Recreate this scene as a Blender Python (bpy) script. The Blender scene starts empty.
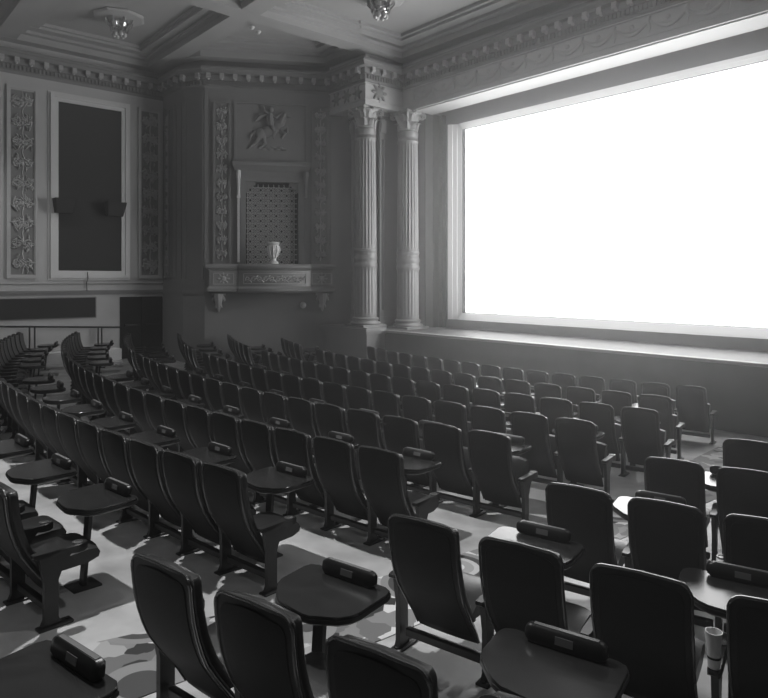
import bpy, math, random
from math import sin, cos, pi, sqrt, atan2, radians
random.seed(7)
SC = bpy.context.scene
COL = SC.collection

# ------------------------------------------------------------------ plan of the house
CX, CY = -8.728, 27.852            # centre of the curved rows
EYE = 2.17
ROW = {1: 17.53, 2: 19.2, 3: 20.62, 4: 22.0, 5: 23.33, 6: 24.65, 7: 25.93, 8: 27.24, 9: 28.6}
CHAIR_H = 0.94
YAW = math.asin(0.7535)


def floor_z(R):
    return EYE - (1.4625 + 0.04254 * (24.0 - R)) - 0.93


def floor_at(x, y):
    return floor_z(math.hypot(x - CX, y - CY))


# ------------------------------------------------------------------ materials
def mat(name, val, rough=0.5, spec=0.4, bump=0.0, bscale=40.0, var=0.0, vscale=3.0, metal=0.0):
    m = bpy.data.materials.new(name)
    m.use_nodes = True
    nt = m.node_tree
    b = nt.nodes['Principled BSDF']
    b.inputs['Base Color'].default_value = (val, val, val, 1)
    b.inputs['Roughness'].default_value = rough
    b.inputs['Specular IOR Level'].default_value = spec
    b.inputs['Metallic'].default_value = metal
    tc = nt.nodes.new('ShaderNodeTexCoord')
    if var:
        n = nt.nodes.new('ShaderNodeTexNoise')
        n.inputs['Scale'].default_value = vscale
        n.inputs['Detail'].default_value = 5
        nt.links.new(tc.outputs['Object'], n.inputs['Vector'])
        r = nt.nodes.new('ShaderNodeValToRGB')
        lo, hi = val * (1 - var), val * (1 + var)
        r.color_ramp.elements[0].position = 0.3
        r.color_ramp.elements[1].position = 0.7
        r.color_ramp.elements[0].color = (lo, lo, lo, 1)
        r.color_ramp.elements[1].color = (hi, hi, hi, 1)
        nt.links.new(n.outputs['Fac'], r.inputs['Fac'])
        nt.links.new(r.outputs['Color'], b.inputs['Base Color'])
    if bump:
        n2 = nt.nodes.new('ShaderNodeTexNoise')
        n2.inputs['Scale'].default_value = bscale
        n2.inputs['Detail'].default_value = 3
        nt.links.new(tc.outputs['Object'], n2.inputs['Vector'])
        bp = nt.nodes.new('ShaderNodeBump')
        bp.inputs['Strength'].default_value = bump
        bp.inputs['Distance'].default_value = 0.01
        nt.links.new(n2.outputs['Fac'], bp.inputs['Height'])
        nt.links.new(bp.outputs['Normal'], b.inputs['Normal'])
    return m


M = {}
M['plaster'] = mat('painted_plaster', 0.265, 0.55, 0.3, var=0.06, vscale=1.2)
M['plaster_lit'] = mat('painted_plaster_lit', 0.58, 0.55, 0.3, var=0.06, vscale=1.2)  # same plaster, lighter: brighter light on the side wall put into its colour
M['plaster_low'] = mat('painted_lower_wall', 0.26, 0.6, 0.3, var=0.06, vscale=1.5)
M['gilt'] = mat('gilded_plaster', 0.5, 0.36, 0.5, bump=0.15, bscale=30)
M['frame'] = mat('pale_moulding_paint', 0.8, 0.35, 0.5)
M['gloss'] = mat('glossy_plaster_paint', 0.32, 0.28, 0.6)
M['column'] = mat('column_paint', 0.22, 0.38, 0.5, var=0.08, vscale=4)
M['capital'] = mat('column_capital_paint', 0.36, 0.36, 0.5)
M['ceiling'] = mat('ceiling_paint', 0.44, 0.6, 0.3, var=0.05, vscale=1)
M['jamb'] = mat('dark_jamb_paint', 0.06, 0.7, 0.2)
M['proscenium'] = mat('proscenium_paint', 0.5, 0.6, 0.3, var=0.05, vscale=1.2)
M['soffit'] = mat('pale_soffit_paint', 0.44, 0.6, 0.3)
M['fabric'] = mat('dark_wall_fabric', 0.06, 0.9, 0.1, bump=0.1, bscale=80)
M['black'] = mat('black_paint', 0.012, 0.6, 0.2)
M['dark'] = mat('dark_screen_masking', 0.25, 0.8, 0.1)
M['stagefront'] = mat('stage_front_paint', 0.12, 0.7, 0.2, var=0.1, vscale=2)
M['stage'] = mat('stage_boards', 0.095, 0.5, 0.4, var=0.12, vscale=6)
M['nosing'] = mat('stage_nosing', 0.36, 0.5, 0.4)
M['kerb'] = mat('white_kerb_paint', 0.9, 0.5, 0.4)
M['floor'] = mat('worn_concrete', 0.54, 0.45, 0.4, bump=0.1, bscale=25, var=0.28, vscale=2.2)
M['shell'] = mat('chair_shell', 0.010, 0.5, 0.25)
M['panel'] = mat('chair_back_panel', 0.011, 0.6, 0.2, bump=0.06, bscale=120)
M['leather'] = mat('black_leather', 0.018, 0.34, 0.5, bump=0.08, bscale=90)
M['arm'] = mat('black_arm_plastic', 0.018, 0.3, 0.5)
M['piping'] = mat('chair_piping', 0.05, 0.22, 0.8)
M['metal'] = mat('black_painted_steel', 0.02, 0.4, 0.5)
M['zinc'] = mat('bare_steel', 0.30, 0.35, 0.5, metal=0.9)
M['wood'] = mat('stained_table_wood', 0.022, 0.2, 0.5, var=0.25, vscale=9)
M['edge'] = mat('table_edge_band', 0.03, 0.4, 0.4)
M['box'] = mat('black_bar_plastic', 0.012, 0.35, 0.4)
M['plate'] = mat('grey_plate_and_highlight', 0.16, 0.5, 0.3)
M['white'] = mat('white_cup', 0.75, 0.4, 0.4)
M['brass'] = mat('polished_lamp_metal', 0.75, 0.18, 0.5, metal=1.0)
M['glass'] = mat('lamp_glass', 0.6, 0.12, 0.8)
M['speaker'] = mat('speaker_cloth', 0.05, 0.8, 0.2)
M['rear'] = mat('rear_wall_paint', 0.22, 0.7, 0.2)


def screen_mat():
    m = bpy.data.materials.new('lit_cinema_screen')
    m.use_nodes = True
    nt = m.node_tree
    b = nt.nodes['Principled BSDF']
    b.inputs['Base Color'].default_value = (.8, .8, .8, 1)
    b.inputs['Emission Color'].default_value = (1, 1, 1, 1)
    b.inputs['Emission Strength'].default_value = SCREEN_L
    return m


SCREEN_L = 5.8
HAZE = 0.012
M['screen'] = screen_mat()


def carpet_mat():
    """Retro carpet: a patchwork of polygons with targets of concentric rings."""
    m = bpy.data.materials.new('patterned_carpet')
    m.use_nodes = True
    nt = m.node_tree
    N = nt.nodes.new
    L = nt.links.new
    b = nt.nodes['Principled BSDF']
    b.inputs['Roughness'].default_value = 0.85
    b.inputs['Specular IOR Level'].default_value = 0.15
    tc = N('ShaderNodeTexCoord')
    v1 = N('ShaderNodeTexVoronoi')
    v1.distance = 'MANHATTAN'
    v1.inputs['Scale'].default_value = 6.5
    L(tc.outputs['Object'], v1.inputs['Vector'])
    s1 = N('ShaderNodeSeparateColor')
    L(v1.outputs['Color'], s1.inputs['Color'])
    r1 = N('ShaderNodeValToRGB')
    r1.color_ramp.interpolation = 'CONSTANT'
    e = r1.color_ramp.elements
    e[0].position, e[0].color = 0, (.06, .06, .06, 1)
    e[1].position, e[1].color = .12, (.30, .30, .30, 1)
    for p, v in ((.42, .45), (.6, .2), (.70, .6), (.88, .8)):
        q = e.new(p)
        q.color = (v, v, v, 1)
    L(s1.outputs['Red'], r1.inputs['Fac'])
    v2 = N('ShaderNodeTexVoronoi')
    v2.inputs['Scale'].default_value = 1.35
    L(tc.outputs['Object'], v2.inputs['Vector'])
    r2 = N('ShaderNodeValToRGB')
    r2.color_ramp.interpolation = 'CONSTANT'
    e = r2.color_ramp.elements
    e[0].position, e[0].color = 0, (.75, .75, .75, 1)
    e[1].position, e[1].color = .16, (.42, .42, .42, 1)
    for p, v in ((.24, .62), (.30, .10), (.38, .32), (.46, .6)):
        q = e.new(p)
        q.color = (v, v, v, 1)
    L(v2.outputs['Distance'], r2.inputs['Fac'])
    lt = N('ShaderNodeMath')
    lt.operation = 'LESS_THAN'
    lt.inputs[1].default_value = 0.46
    L(v2.outputs['Distance'], lt.inputs[0])
    mx = N('ShaderNodeMix')
    mx.data_type = 'RGBA'
    L(lt.outputs[0], mx.inputs['Factor'])
    L(r1.outputs['Color'], mx.inputs['A'])
    L(r2.outputs['Color'], mx.inputs['B'])
    L(mx.outputs['Result'], b.inputs['Base Color'])
    return m


M['carpet'] = carpet_mat()


# ------------------------------------------------------------------ mesh builder
class MB:
    def __init__(s, xf=None):
        s.v, s.f, s.xf = [], [], xf

    def add(s, verts, faces):
        b = len(s.v)
        s.v += [s.xf(*p) for p in verts] if s.xf else [tuple(p) for p in verts]
        s.f += [tuple(b + i for i in q) for q in faces]

    def box(s, x0, x1, y0, y1, z0, z1):
        v = [(x, y, z) for z in (z0, z1) for y in (y0, y1) for x in (x0, x1)]
        s.add(v, [(0, 2, 3, 1), (4, 5, 7, 6), (0, 1, 5, 4), (2, 6, 7, 3), (0, 4, 6, 2), (1, 3, 7, 5)])

    def bbox(s, x0, x1, y0, y1, z0, z1, b=0.01):
        """box with chamfered edges"""
        P = []
        for k, (z, i) in enumerate(((z0, b), (z0 + b, 0), (z1 - b, 0), (z1, b))):
            P.append([(x0 + i + b, y0 + i, z), (x1 - i - b, y0 + i, z), (x1 - i, y0 + i + b, z), (x1 - i, y1 - i - b, z),
                      (x1 - i - b, y1 - i, z), (x0 + i + b, y1 - i, z), (x0 + i, y1 - i - b, z), (x0 + i, y0 + i + b, z)])
        s.loft(P)

    def loft(s, rings, cap=True, closed=True):
        n = len(rings[0])
        v = [p for r in rings for p in r]
        f = []
        for k in range(len(rings) - 1):
            for i in range(n if closed else n - 1):
                j = (i + 1) % n
                f.append((k * n + i, k * n + j, (k + 1) * n + j, (k + 1) * n + i))
        if cap and closed:
            f.append(tuple(range(n - 1, -1, -1)))
            f.append(tuple((len(rings) - 1) * n + i for i in range(n)))
        s.add(v, f)

    def prism(s, poly, z0, z1):
        s.loft([[(x, y, z0) for x, y in poly], [(x, y, z1) for x, y in poly]])

    def lathe(s, prof, n=24, cx=0, cy=0, a0=0, a1=2 * pi):
        full = abs(a1 - a0 - 2 * pi) < 1e-6
        m = n if full else n + 1
        rings = [[(cx + r * cos(a0 + (a1 - a0) * i / n), cy + r * sin(a0 + (a1 - a0) * i / n), z) for i in range(m)] for r, z in prof]
        s.loft(rings, cap=full, closed=full)

    def tube(s, pts, r, n=6):
        pts = [tuple(p) for p in pts]
        rs = r if isinstance(r, (list, tuple)) else [r] * len(pts)
        rings = []
        for i, p in enumerate(pts):
            a, b = pts[max(0, i - 1)], pts[min(len(pts) - 1, i + 1)]
            d = [b[k] - a[k] for k in range(3)]
            l = sqrt(sum(c * c for c in d)) or 1
            d = [c / l for c in d]
            up = (0, 0, 1) if abs(d[2]) < 0.8 else (0, 1, 0)
            u = (d[1] * up[2] - d[2] * up[1], d[2] * up[0] - d[0] * up[2], d[0] * up[1] - d[1] * up[0])
            l = sqrt(sum(c * c for c in u)) or 1
            u = [c / l for c in u]
            w = (d[1] * u[2] - d[2] * u[1], d[2] * u[0] - d[0] * u[2], d[0] * u[1] - d[1] * u[0])
            rings.append([tuple(p[k] + rs[i] * (u[k] * cos(2 * pi * q / n) + w[k] * sin(2 * pi * q / n)) for k in range(3)) for q in range(n)])
        s.loft(rings)

    def ell(s, c, r, rot=0.0, n=8, m=5):
        """ellipsoid; rot turns it in the x-z plane"""
        rings = []
        for k in range(m + 1):
            t = pi * k / m
            rr = max(sin(t), 0.02)
            ring = []
            for i in range(n):
                p = (r[0] * cos(t), r[1] * rr * cos(2 * pi * i / n), r[2] * rr * sin(2 * pi * i / n))
                ring.append((c[0] + p[0] * cos(rot) - p[2] * sin(rot), c[1] + p[1], c[2] + p[0] * sin(rot) + p[2] * cos(rot)))
            rings.append(ring)
        s.loft(rings)


ORIG = {}


def link(name, mb, m, parent=None, origin=None, local=False, smooth=True, sharp=38):
    """ONE mesh object.  World-space vertices are made relative to the parent's (or its own) origin."""
    me = bpy.data.meshes.new(name)
    if parent is not None:
        o0 = (0, 0, 0) if local else ORIG[parent.name]
    else:
        if origin is None:
            xs, ys, zs = zip(*mb.v)
            origin = ((min(xs) + max(xs)) / 2, (min(ys) + max(ys)) / 2, min(zs)) if not local else (0, 0, 0)
        o0 = origin
    me.from_pydata([(x - o0[0], y - o0[1], z - o0[2]) for x, y, z in mb.v], [], mb.f)
    me.validate()
    import bmesh
    bm = bmesh.new()
    bm.from_mesh(me)
    bmesh.ops.recalc_face_normals(bm, faces=bm.faces)
    bm.to_mesh(me)
    bm.free()
    me.materials.append(M[m] if isinstance(m, str) else m)
    if smooth:
        me.polygons.foreach_set('use_smooth', [True] * len(me.polygons))
        me.set_sharp_from_angle(angle=radians(sharp))
    o = bpy.data.objects.new(name, me)
    COL.objects.link(o)
    if parent is not None:
        o.parent = parent
        ORIG[o.name] = ORIG[parent.name]
    else:
        o.location = o0
        ORIG[o.name] = o0
    return o


def tag(o, label=None, cat=None, group=None, kind=None):
    if label:
        o['label'] = label
    if cat:
        o['category'] = cat
    if group:
        o['group'] = group
    if kind:
        o['kind'] = kind
    return o


def thing(name, loc, label, cat, group=None, rz=0.0):
    e = bpy.data.objects.new(name, None)
    e.empty_display_size = 0.1
    COL.objects.link(e)
    e.location = loc
    e.rotation_euler = (0, 0, rz)
    ORIG[e.name] = tuple(loc)
    return tag(e, label, cat, group)


def struct(name, mb, m, parent=None, **k):
    o = link(name, mb, m, parent, **k)
    if parent is None:
        o['kind'] = 'structure'
    return o


class Fr:
    """a wall face: start point, direction along it; n points into the house"""

    def __init__(s, p, q):
        s.p = p
        l = math.hypot(q[0] - p[0], q[1] - p[1])
        s.L = l
        s.d = ((q[0] - p[0]) / l, (q[1] - p[1]) / l)
        s.n = (s.d[1], -s.d[0])

    def __call__(s, a, d, z):
        return (s.p[0] + s.d[0] * a + s.n[0] * d, s.p[1] + s.d[1] * a + s.n[1] * d, z)


def sweep(mb, path, prof, closed_prof=True):
    """profile of (offset into the room, z) along a plan polyline with mitred corners"""
    rings = []
    for i, p in enumerate(path):
        ns = []
        for a, b in ((i - 1, i), (i, i + 1)):
            if a >= 0 and b < len(path):
                dx, dy = path[b][0] - path[a][0], path[b][1] - path[a][1]
                l = math.hypot(dx, dy)
                ns.append((dy / l, -dx / l))
        if len(ns) == 1:
            n, k = ns[0], 1.0
        else:
            n = (ns[0][0] + ns[1][0], ns[0][1] + ns[1][1])
            l = math.hypot(*n)
            n = (n[0] / l, n[1] / l)
            k = 1.0 / max(0.3, n[0] * ns[0][0] + n[1] * ns[0][1])
        rings.append([(p[0] + n[0] * o * k, p[1] + n[1] * o * k, z) for o, z in prof])
    mb.loft(rings, cap=True, closed=True)


def Z(rel):
    return EYE + rel


# ================================================================== THE SETTING
P0, P1, P2, P3, P4, P5, P6, P7 = (-20.2, -6.5), (-20.2, 8.4), (-18.75, 8.4), (-18.1, 8.78), (-16.2, 11.95), (-14.5, 11.95), (-14.5, 13.4), (2.75, 13.4)
TOP = Z(6.95)
ENT = Z(4.96)                       # underside of the entablature over the columns
STAGE = Z(-1.46)
XR, YB = 2.75, -6.5

# floor: a shallow cone following the curved rows
mb = MB()
rings = [15.0 + 0.5 * i for i in range(44)]
ang = [-0.95 + 1.75 * i / 70 for i in range(71)]
vs, fs = [], []
for R in rings:
    for a in ang:
        vs.append((CX + R * sin(a), CY - R * cos(a), floor_z(R)))
n = len(ang)
for i in range(len(rings) - 1):
    for j in range(n - 1):
        fs.append((i * n + j, (i + 1) * n + j, (i + 1) * n + j + 1, i * n + j + 1))
mb.add(vs, fs)
struct('floor', mb, 'floor')


def cone_patch(xa_, xb_, Ra, Rb, lift, nx=10, nr=60):
    b = MB()
    top, bot = [], []
    for i in range(nr + 1):
        R = Ra + (Rb - Ra) * i / nr
        xa = xa_(R) if callable(xa_) else xa_
        xb = xb_(R) if callable(xb_) else xb_
        for j in range(nx + 1):
            x = xa + (xb - xa) * j / nx
            y = CY - sqrt(R * R - (x - CX) ** 2)
            top.append((x, y, floor_z(R) + lift))
            bot.append((x, y, floor_z(R) - 0.01))
    m = nx + 1
    N = len(top)
    f = []
    for i in range(nr):
        for j in range(nx):
            a = i * m + j
            f.append((a, a + 1, a + m + 1, a + m))
            f.append((N + a, N + a + m, N + a + m + 1, N + a + 1))
    for j in range(nx):
        f.append((j, N + j, N + j + 1, j + 1))
        a = nr * m + j
        f.append((a, a + 1, N + a + 1, N + a))
    for i in range(nr):
        a = i * m
        f.append((a, a + m, N + a + m, N + a))
        a = i * m + nx
        f.append((a, N + a, N + a + m, a + m))
    b.add(top + bot, f)
    return b


def seam(R):
    pts = ((16, -4.4), (17.5, -4.4), (19.2, -4.2), (20.6, -3.73), (22, -3.74), (23.3, -3.83), (24.65, -3.89), (25.9, -4.09), (27.2, -4.34), (28.5, -4.6), (40, -4.6))
    for (a, xa), (b, xb) in zip(pts[:-1], pts[1:]):
        if R <= b:
            return xa + (xb - xa) * (R - a) / (b - a)


o = link('carpet_runner', cone_patch(seam, lambda R: -3.2 - .35 * min(1, max(0, (R - 25.9) / .5)), 16.5, 31, 0.006), 'carpet')
tag(o, 'patterned carpet runner of rings and patchwork along the aisle between the seat blocks', 'carpet')
o = link('carpet', cone_patch(-3.01, -.6, 17.7, 21.0, 0.005), 'carpet')
tag(o, 'patterned carpet on the open floor before the stage, beyond the side block', 'carpet')

# walls
T = 0.25
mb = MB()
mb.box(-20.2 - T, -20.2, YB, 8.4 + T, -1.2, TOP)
struct('wall_left', mb, 'plaster_lit')
mb = MB()
mb.box(-20.2, -18.75, 8.4, 8.4 + T, -1.2, TOP)
fr = Fr(P2, P3)
mb.xf = fr
mb.box(0, fr.L, -T, 0, -1.2, TOP)
struct('wall_return', mb, 'plaster')
SPL = Fr(P3, P4)
# splay wall with the recess behind the grille cut out
NS0, NS1, NZ0, NZ1 = 1.19, 2.75, 2.45, 5.07
mb = MB(SPL)
mb.box(0, NS0, -T, 0, -1.2, TOP)
mb.box(NS1, 4.45, -T, 0, -1.2, TOP)
mb.box(NS0, NS1, -T, 0, NZ1, TOP)
mb.box(NS0, NS1, -T, 0, -1.2, NZ0)
mb.box(NS0, NS1, -T - 0.05, -T, NZ0, NZ1)
struct('wall_splay', mb, 'plaster')
# pier behind the columns, and the return to the stage opening
mb = MB()
mb.box(-16.4, -14.9, 12.58, 13.0, -1.2, TOP)
mb.box(-15.15, -14.9, 12.58, 14.1, -1.2, TOP)
mb.box(-14.9, -14.02, 13.85, 14.9, -1.2, TOP)
struct('wall_pier', mb, 'plaster')
mb = MB()
mb.box(-14.02, -14.0, 13.85, 14.6, STAGE - .2, ENT + .01)
struct('wall_jamb', mb, 'jamb')
# entablature over the columns and the stage opening (solid, carries the frieze)
mb = MB()
mb.prism([(-16.25, 12.6), (-16.2, 11.95), (-14.5, 11.95), (-14.5, 13.4), (XR, 13.4), (XR, 14.18), (-15.2, 14.18), (-15.2, 12.6)], ENT + 0.012, TOP)
struct('wall_proscenium', mb, 'proscenium')
mb = MB()
mb.box(-14.02, XR, 13.42, 14.16, ENT - 0.02, ENT + 0.012)
struct('trim_soffit', mb, 'soffit')
# screen wall
mb = MB()
mb.box(-14.2, XR, 14.6, 14.85, -1.2, TOP)
struct('wall_screen', mb, 'dark')
mb = MB()
mb.box(XR, XR + T, YB, 14.6, -1.2, TOP)
struct('wall_right', mb, 'rear')
mb = MB()
mb.box(-20.2, XR, YB - T, YB, -1.2, TOP)
struct('wall_back', mb, 'rear')

# stage
mb = MB()
mb.box(-14.9, XR, 12.42, 14.6, -1.2, STAGE - 0.04)
struct('wall_stage_front', mb, 'stagefront')
mb = MB()
for i in range(16):
    mb.box(-14.9, XR, 12.50 + i * 0.1313, 12.50 + (i + 1) * 0.1313 - 0.006, STAGE - 0.035, STAGE)
struct('floor_stage', mb, 'stage')
mb = MB()
mb.bbox(-14.9, XR, 12.36, 12.5, STAGE - 0.06, STAGE + 0.004, 0.008)
struct('trim_stage_nosing', mb, 'nosing')

# ceiling slab and the stepped beams that make the coffers
mb = MB()
mb.box(-20.5, XR + T, YB - T, 14.9, Z(6.85), Z(7.05))
struct('ceiling', mb, 'ceiling')
BX, BY = (-14.4, -8.73, -3.06), (8.05, 3.95, -0.85, -5.3)
LEV = ((0.27, 6.45, 6.86), (0.45, 6.62, 6.86), (0.72, 6.70, 6.86), (0.80, 6.77, 6.86))
mb = MB()
for i, x in enumerate(BX):
    for w, z0, z1 in LEV:
        mb.box(x - w, x + w, YB, 12.9, Z(z0), Z(z1))
for i, y in enumerate(BY):
    for w, z0, z1 in LEV:
        mb.box(-20.2, XR, y - w * .95, y + w * .95, Z(z0) + 0.003, Z(z1))
struct('ceiling_beams', mb, 'ceiling')
wallpath = [P0, P1, P2, P3, P4, P5, P6, P7]
mb = MB()
for off, z0, z1 in ((0.36, 6.444, 6.90), (0.55, 6.612, 6.91), (0.85, 6.692, 6.92), (0.95, 6.762, 6.93)):
    sweep(mb, wallpath, [(-0.05, Z(z0)), (off, Z(z0)), (off, Z(z1)), (-0.05, Z(z1))])
struct('trim_ceiling_border', mb, 'ceiling', sharp=20)

# cornice: moulded run, modillions and dentils
mb = MB()
prof = [(-0.02, 6.2), (0.30, 6.2), (0.30, 6.13), (0.27, 6.10), (0.25, 6.02), (0.13, 6.00), (0.11, 5.90), (0.10, 5.86), (0.06, 5.84), (0.05, 5.70), (0.02, 5.68), (0.0, 5.60), (-0.02, 5.60)]
sweep(mb, wallpath, [(o_, Z(z_)) for o_, z_ in prof])
cor = struct('trim_cornice', mb, 'plaster', sharp=20)
mb1, mb2 = MB(), MB()
for a, b in zip(wallpath[:-1], wallpath[1:]):
    f_ = Fr(a, b)
    mb1.xf = mb2.xf = f_
    e0 = 0.12
    cnt = max(1, round((f_.L - 2 * e0) / 0.365))
    st = (f_.L - 2 * e0) / cnt
    for i in range(cnt + 1):
        s_ = e0 + i * st
        if a == P0 and s_ < 9.5:
            continue
        # scroll bracket: a block with a rounded nose and a leaf under it
        mb1.box(s_ - 0.06, s_ + 0.06, 0.1, 0.24, Z(5.93), Z(6.02))
        mb1.tube([f for f in ((s_ - 0.06, 0.20, Z(5.92)), (s_ + 0.06, 0.20, Z(5.92)))], 0.05, 8)
        mb1.ell((s_, 0.13, Z(5.9)), (0.045, 0.05, 0.07), 0, 6, 4)
    cnt = int(f_.L / 0.1)
    for i in range(cnt):
        s_ = 0.05 + i * 0.1
        if a == P0 and s_ < 9.5:
            continue
        mb2.box(s_ - 0.028, s_ + 0.028, 0.03, 0.10, Z(5.71), Z(5.83))
struct('modillions', mb1, 'gilt', cor)
struct('dentils', mb2, 'plaster', cor)

# frieze of the proscenium: swags with drops, beads and mouldings
FAS = Fr(P6, P7)
mb = MB(FAS)
s_ = 0.5
while s_ < 12.5:
    w = 0.8
    pts = []
    for k in range(13):
        t = k / 12
        pts.append((s_ + w * t, 0.03, Z(5.47) - 0.20 * sin(pi * t)))
    mb.tube(pts, [0.02 + 0.03 * sin(pi * k / 12) for k in range(13)], 6)
    mb.tube([(p[0], 0.02, p[2] + 0.08 * sin(pi * i / 12)) for i, p in enumerate(pts)], 0.014, 5)
    mb.ell((s_ + w / 2, 0.03, Z(5.43)), (0.055, 0.035, 0.055), 0, 8, 5)
    mb.tube([(s_, 0.03, Z(5.55)), (s_ - 0.02, 0.04, Z(5.42)), (s_ + 0.02, 0.04, Z(5.32)), (s_ - 0.01, 0.03, Z(5.20))], [0.045, 0.04, 0.03, 0.012], 6)
    s_ += w
fri = struct('trim_frieze', mb, 'proscenium')
mb = MB()
for off, z0, z1 in ((0.05, 4.97, 5.06), (0.02, 5.06, 5.13), (0.045, 5.13, 5.17), (0.045, 5.59, 5.62)):
    sweep(mb, [P4, P5, P6, P7], [(-0.02, Z(z0)), (off, Z(z0)), (off, Z(z1)), (-0.02, Z(z1))])
struct('architrave_bands', mb, 'proscenium', fri, sharp=20)
# ornament on the end block over the first column
mb = MB(Fr(P5, P6))
mb.ell((0.5, 0.02, Z(5.4)), (0.16, 0.05, 0.16), 0, 10, 5)
for k in range(8):
    mb.ell((0.5 + 0.2 * cos(k * pi / 4), 0.02, Z(5.4) + 0.2 * sin(k * pi / 4)), (0.1, 0.04, 0.05), k * pi / 4, 7, 4)
mb.xf = Fr(P4, P5)
for s_ in (0.35, 0.85, 1.35):
    mb.ell((s_, 0.02, Z(5.38)), (0.12, 0.04, 0.12), 0, 10, 5)
    for k in range(6):
        mb.ell((s_ + 0.15 * cos(k * pi / 3), 0.02, Z(5.38) + 0.15 * sin(k * pi / 3)), (0.08, 0.03, 0.04), k * pi / 3, 7, 4)
struct('rosettes', mb, 'plaster', fri)

# dado rail, lower wall lines
mb = MB()
pth = [(-20.2, YB), P1, P2, P3, (P3[0] + 4.3 * SPL.d[0], P3[1] + 4.3 * SPL.d[1])]
for off, z0, z1 in ((0.05, -0.40, -0.33), (0.03, -0.46, -0.40), (0.02, -0.16, -0.13)):
    sweep(mb, pth, [(-0.02, Z(z0)), (off, Z(z0)), (off, Z(z1)), (-0.02, Z(z1))])
struct('trim_dado_rail', mb, 'plaster', sharp=20)
# kerb at the foot of the side wall
mb = MB()
mb.bbox(-20.2, -19.72, -3.0, 6.95, -0.6, 0.12, 0.01)
struct('trim_kerb', mb, 'kerb')

# pilaster strips on the return walls (vertical mouldings)
mb = MB(Fr(P1, P2))
for a, b in ((0.12, 0.2), (0.62, 0.7), (0.95, 1.0), (1.3, 1.4)):
    mb.box(a, b, 0, 0.03, Z(0.0), Z(5.3))
mb.xf = Fr(P2, P3)
mb.box(0.05, 0.12, 0, 0.03, Z(0), Z(5.35))
mb.box(0.6, 0.72, 0, 0.05, Z(0), Z(5.55))
mb.xf = SPL
mb.box(0.0, 0.08, 0, 0.03, Z(0.5), Z(5.55))
mb.box(3.72, 3.8, 0, .03, Z(0.5), Z(5.5))
struct('trim_wall_strips', mb, 'plaster')
# jamb mouldings of the stage opening
mb = MB()
for y in (14.2,):
    mb.box(-14.0, -13.97, y, y + 0.06, STAGE, ENT)
mb.box(-14.0, -13.86, 14.42, 14.6, STAGE, ENT)
struct('trim_jamb', mb, 'jamb')


# ------------------------------------------------------------------ relief generators
def arabesque(mb, s0, s1, z0, z1, d=0.0, seed=1, step=0.5, r=0.02):
    """climbing vine: wavy stem, curling spirals, leaves and rosettes, in raised plaster"""
    rnd = random.Random(seed)
    c, w = (s0 + s1) / 2, (s1 - s0) / 2
    n = max(2, int(round((z1 - z0) / step)))
    h = (z1 - z0) / n
    for k in range(n):
        zc = z0 + (k + 0.5) * h
        kind = k % 3
        mb.tube([(c + 0.12 * w * sin(t * pi), d, z0 + (k + t) * h) for t in (0, .25, .5, .75, 1)], r, 5)
        for sg in (-1, 1):
            pts, rad = [], []
            flip = 1 if k % 2 else -1
            for q in range(14):
                a = q / 13
                rr = w * 0.43 * (1 - 0.8 * a)
                th = -pi / 2 + a * 1.6 * 2 * pi
                pts.append((c + sg * (w * 0.46 + rr * cos(th) * 0.9), d + 0.03 * sin(a * pi), zc + rr * sin(th) * flip * 1.1))
                rad.append(r * (1.5 - 0.6 * a))
            mb.tube(pts, rad, 5)
            for q in range(16):
                a = rnd.uniform(0, 2 * pi)
                rr = w * rnd.uniform(.15, .62)
                mb.ell((c + sg * (w * .45 + rr * cos(a) * .8), d + rnd.uniform(0, .03), zc + rr * sin(a) * h / w * .62), (w * rnd.uniform(.16, .32), rnd.uniform(.03, .06), w * rnd.uniform(.06, .12)), a + rnd.uniform(-.6, .6), 6, 4)
        if kind == 0:
            mb.ell((c, d, zc), (w * .22, 0.05, w * .22), 0, 8, 5)
            for q in range(6):
                mb.ell((c + w * .3 * cos(q * pi / 3), d, zc + w * .3 * sin(q * pi / 3)), (w * .17, .035, w * .09), q * pi / 3, 6, 4)
        elif kind == 1:
            for sg in (-1, 0, 1):
                mb.ell((c + sg * w * .18, d, zc + .04 - abs(sg) * .03), (w * .4, .04, w * .1), pi / 2 + sg * .5, 6, 4)
        else:
            mb.lathe([(0.01, zc - w * .5)], 4) if False else None
            mb.ell((c, d, zc - w * .1), (w * .3, .05, w * .2), pi / 2, 8, 5)
            mb.ell((c, d, zc + w * .35), (w * .14, .04, w * .14), 0, 7, 4)


def frame_boxes(mb, s0, s1, z0, z1, w, d0, d1):
    mb.box(s0, s1, d0, d1, z1 - w, z1)
    mb.box(s0, s1, d0, d1, z0, z0 + w)
    mb.box(s0, s0 + w, d0, d1, z0 + w, z1 - w)
    mb.box(s1 - w, s1, d0, d1, z0 + w, z1 - w)


def ornament_panel(fr_, s0, s1, z0, z1, label, seed, step=0.55, fw=0.07):
    t = thing('ornament_panel', fr_((s0 + s1) / 2, 0, z0), label, 'wall ornament', 'raised plaster ornament panels on the side walls')
    mb = MB(fr_)
    frame_boxes(mb, s0, s1, z0, z1, fw, 0, 0.07)
    frame_boxes(mb, s0 + fw, s1 - fw, z0 + fw, z1 - fw, 0.03, 0, 0.04)
    link('frame', mb, 'plaster_lit' if fr_ is LW else 'plaster', t)
    mb = MB(fr_)
    mb.box(s0 + fw, s1 - fw, 0, 0.012, z0 + fw, z1 - fw)
    link('field', mb, 'plaster_low', t)
    mb = MB(fr_)
    arabesque(mb, s0 + fw + .03, s1 - fw - .03, z0 + fw + .05, z1 - fw - .05, 0.02, seed, step)
    link('relief', mb, 'gilt', t)
    return t


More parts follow.
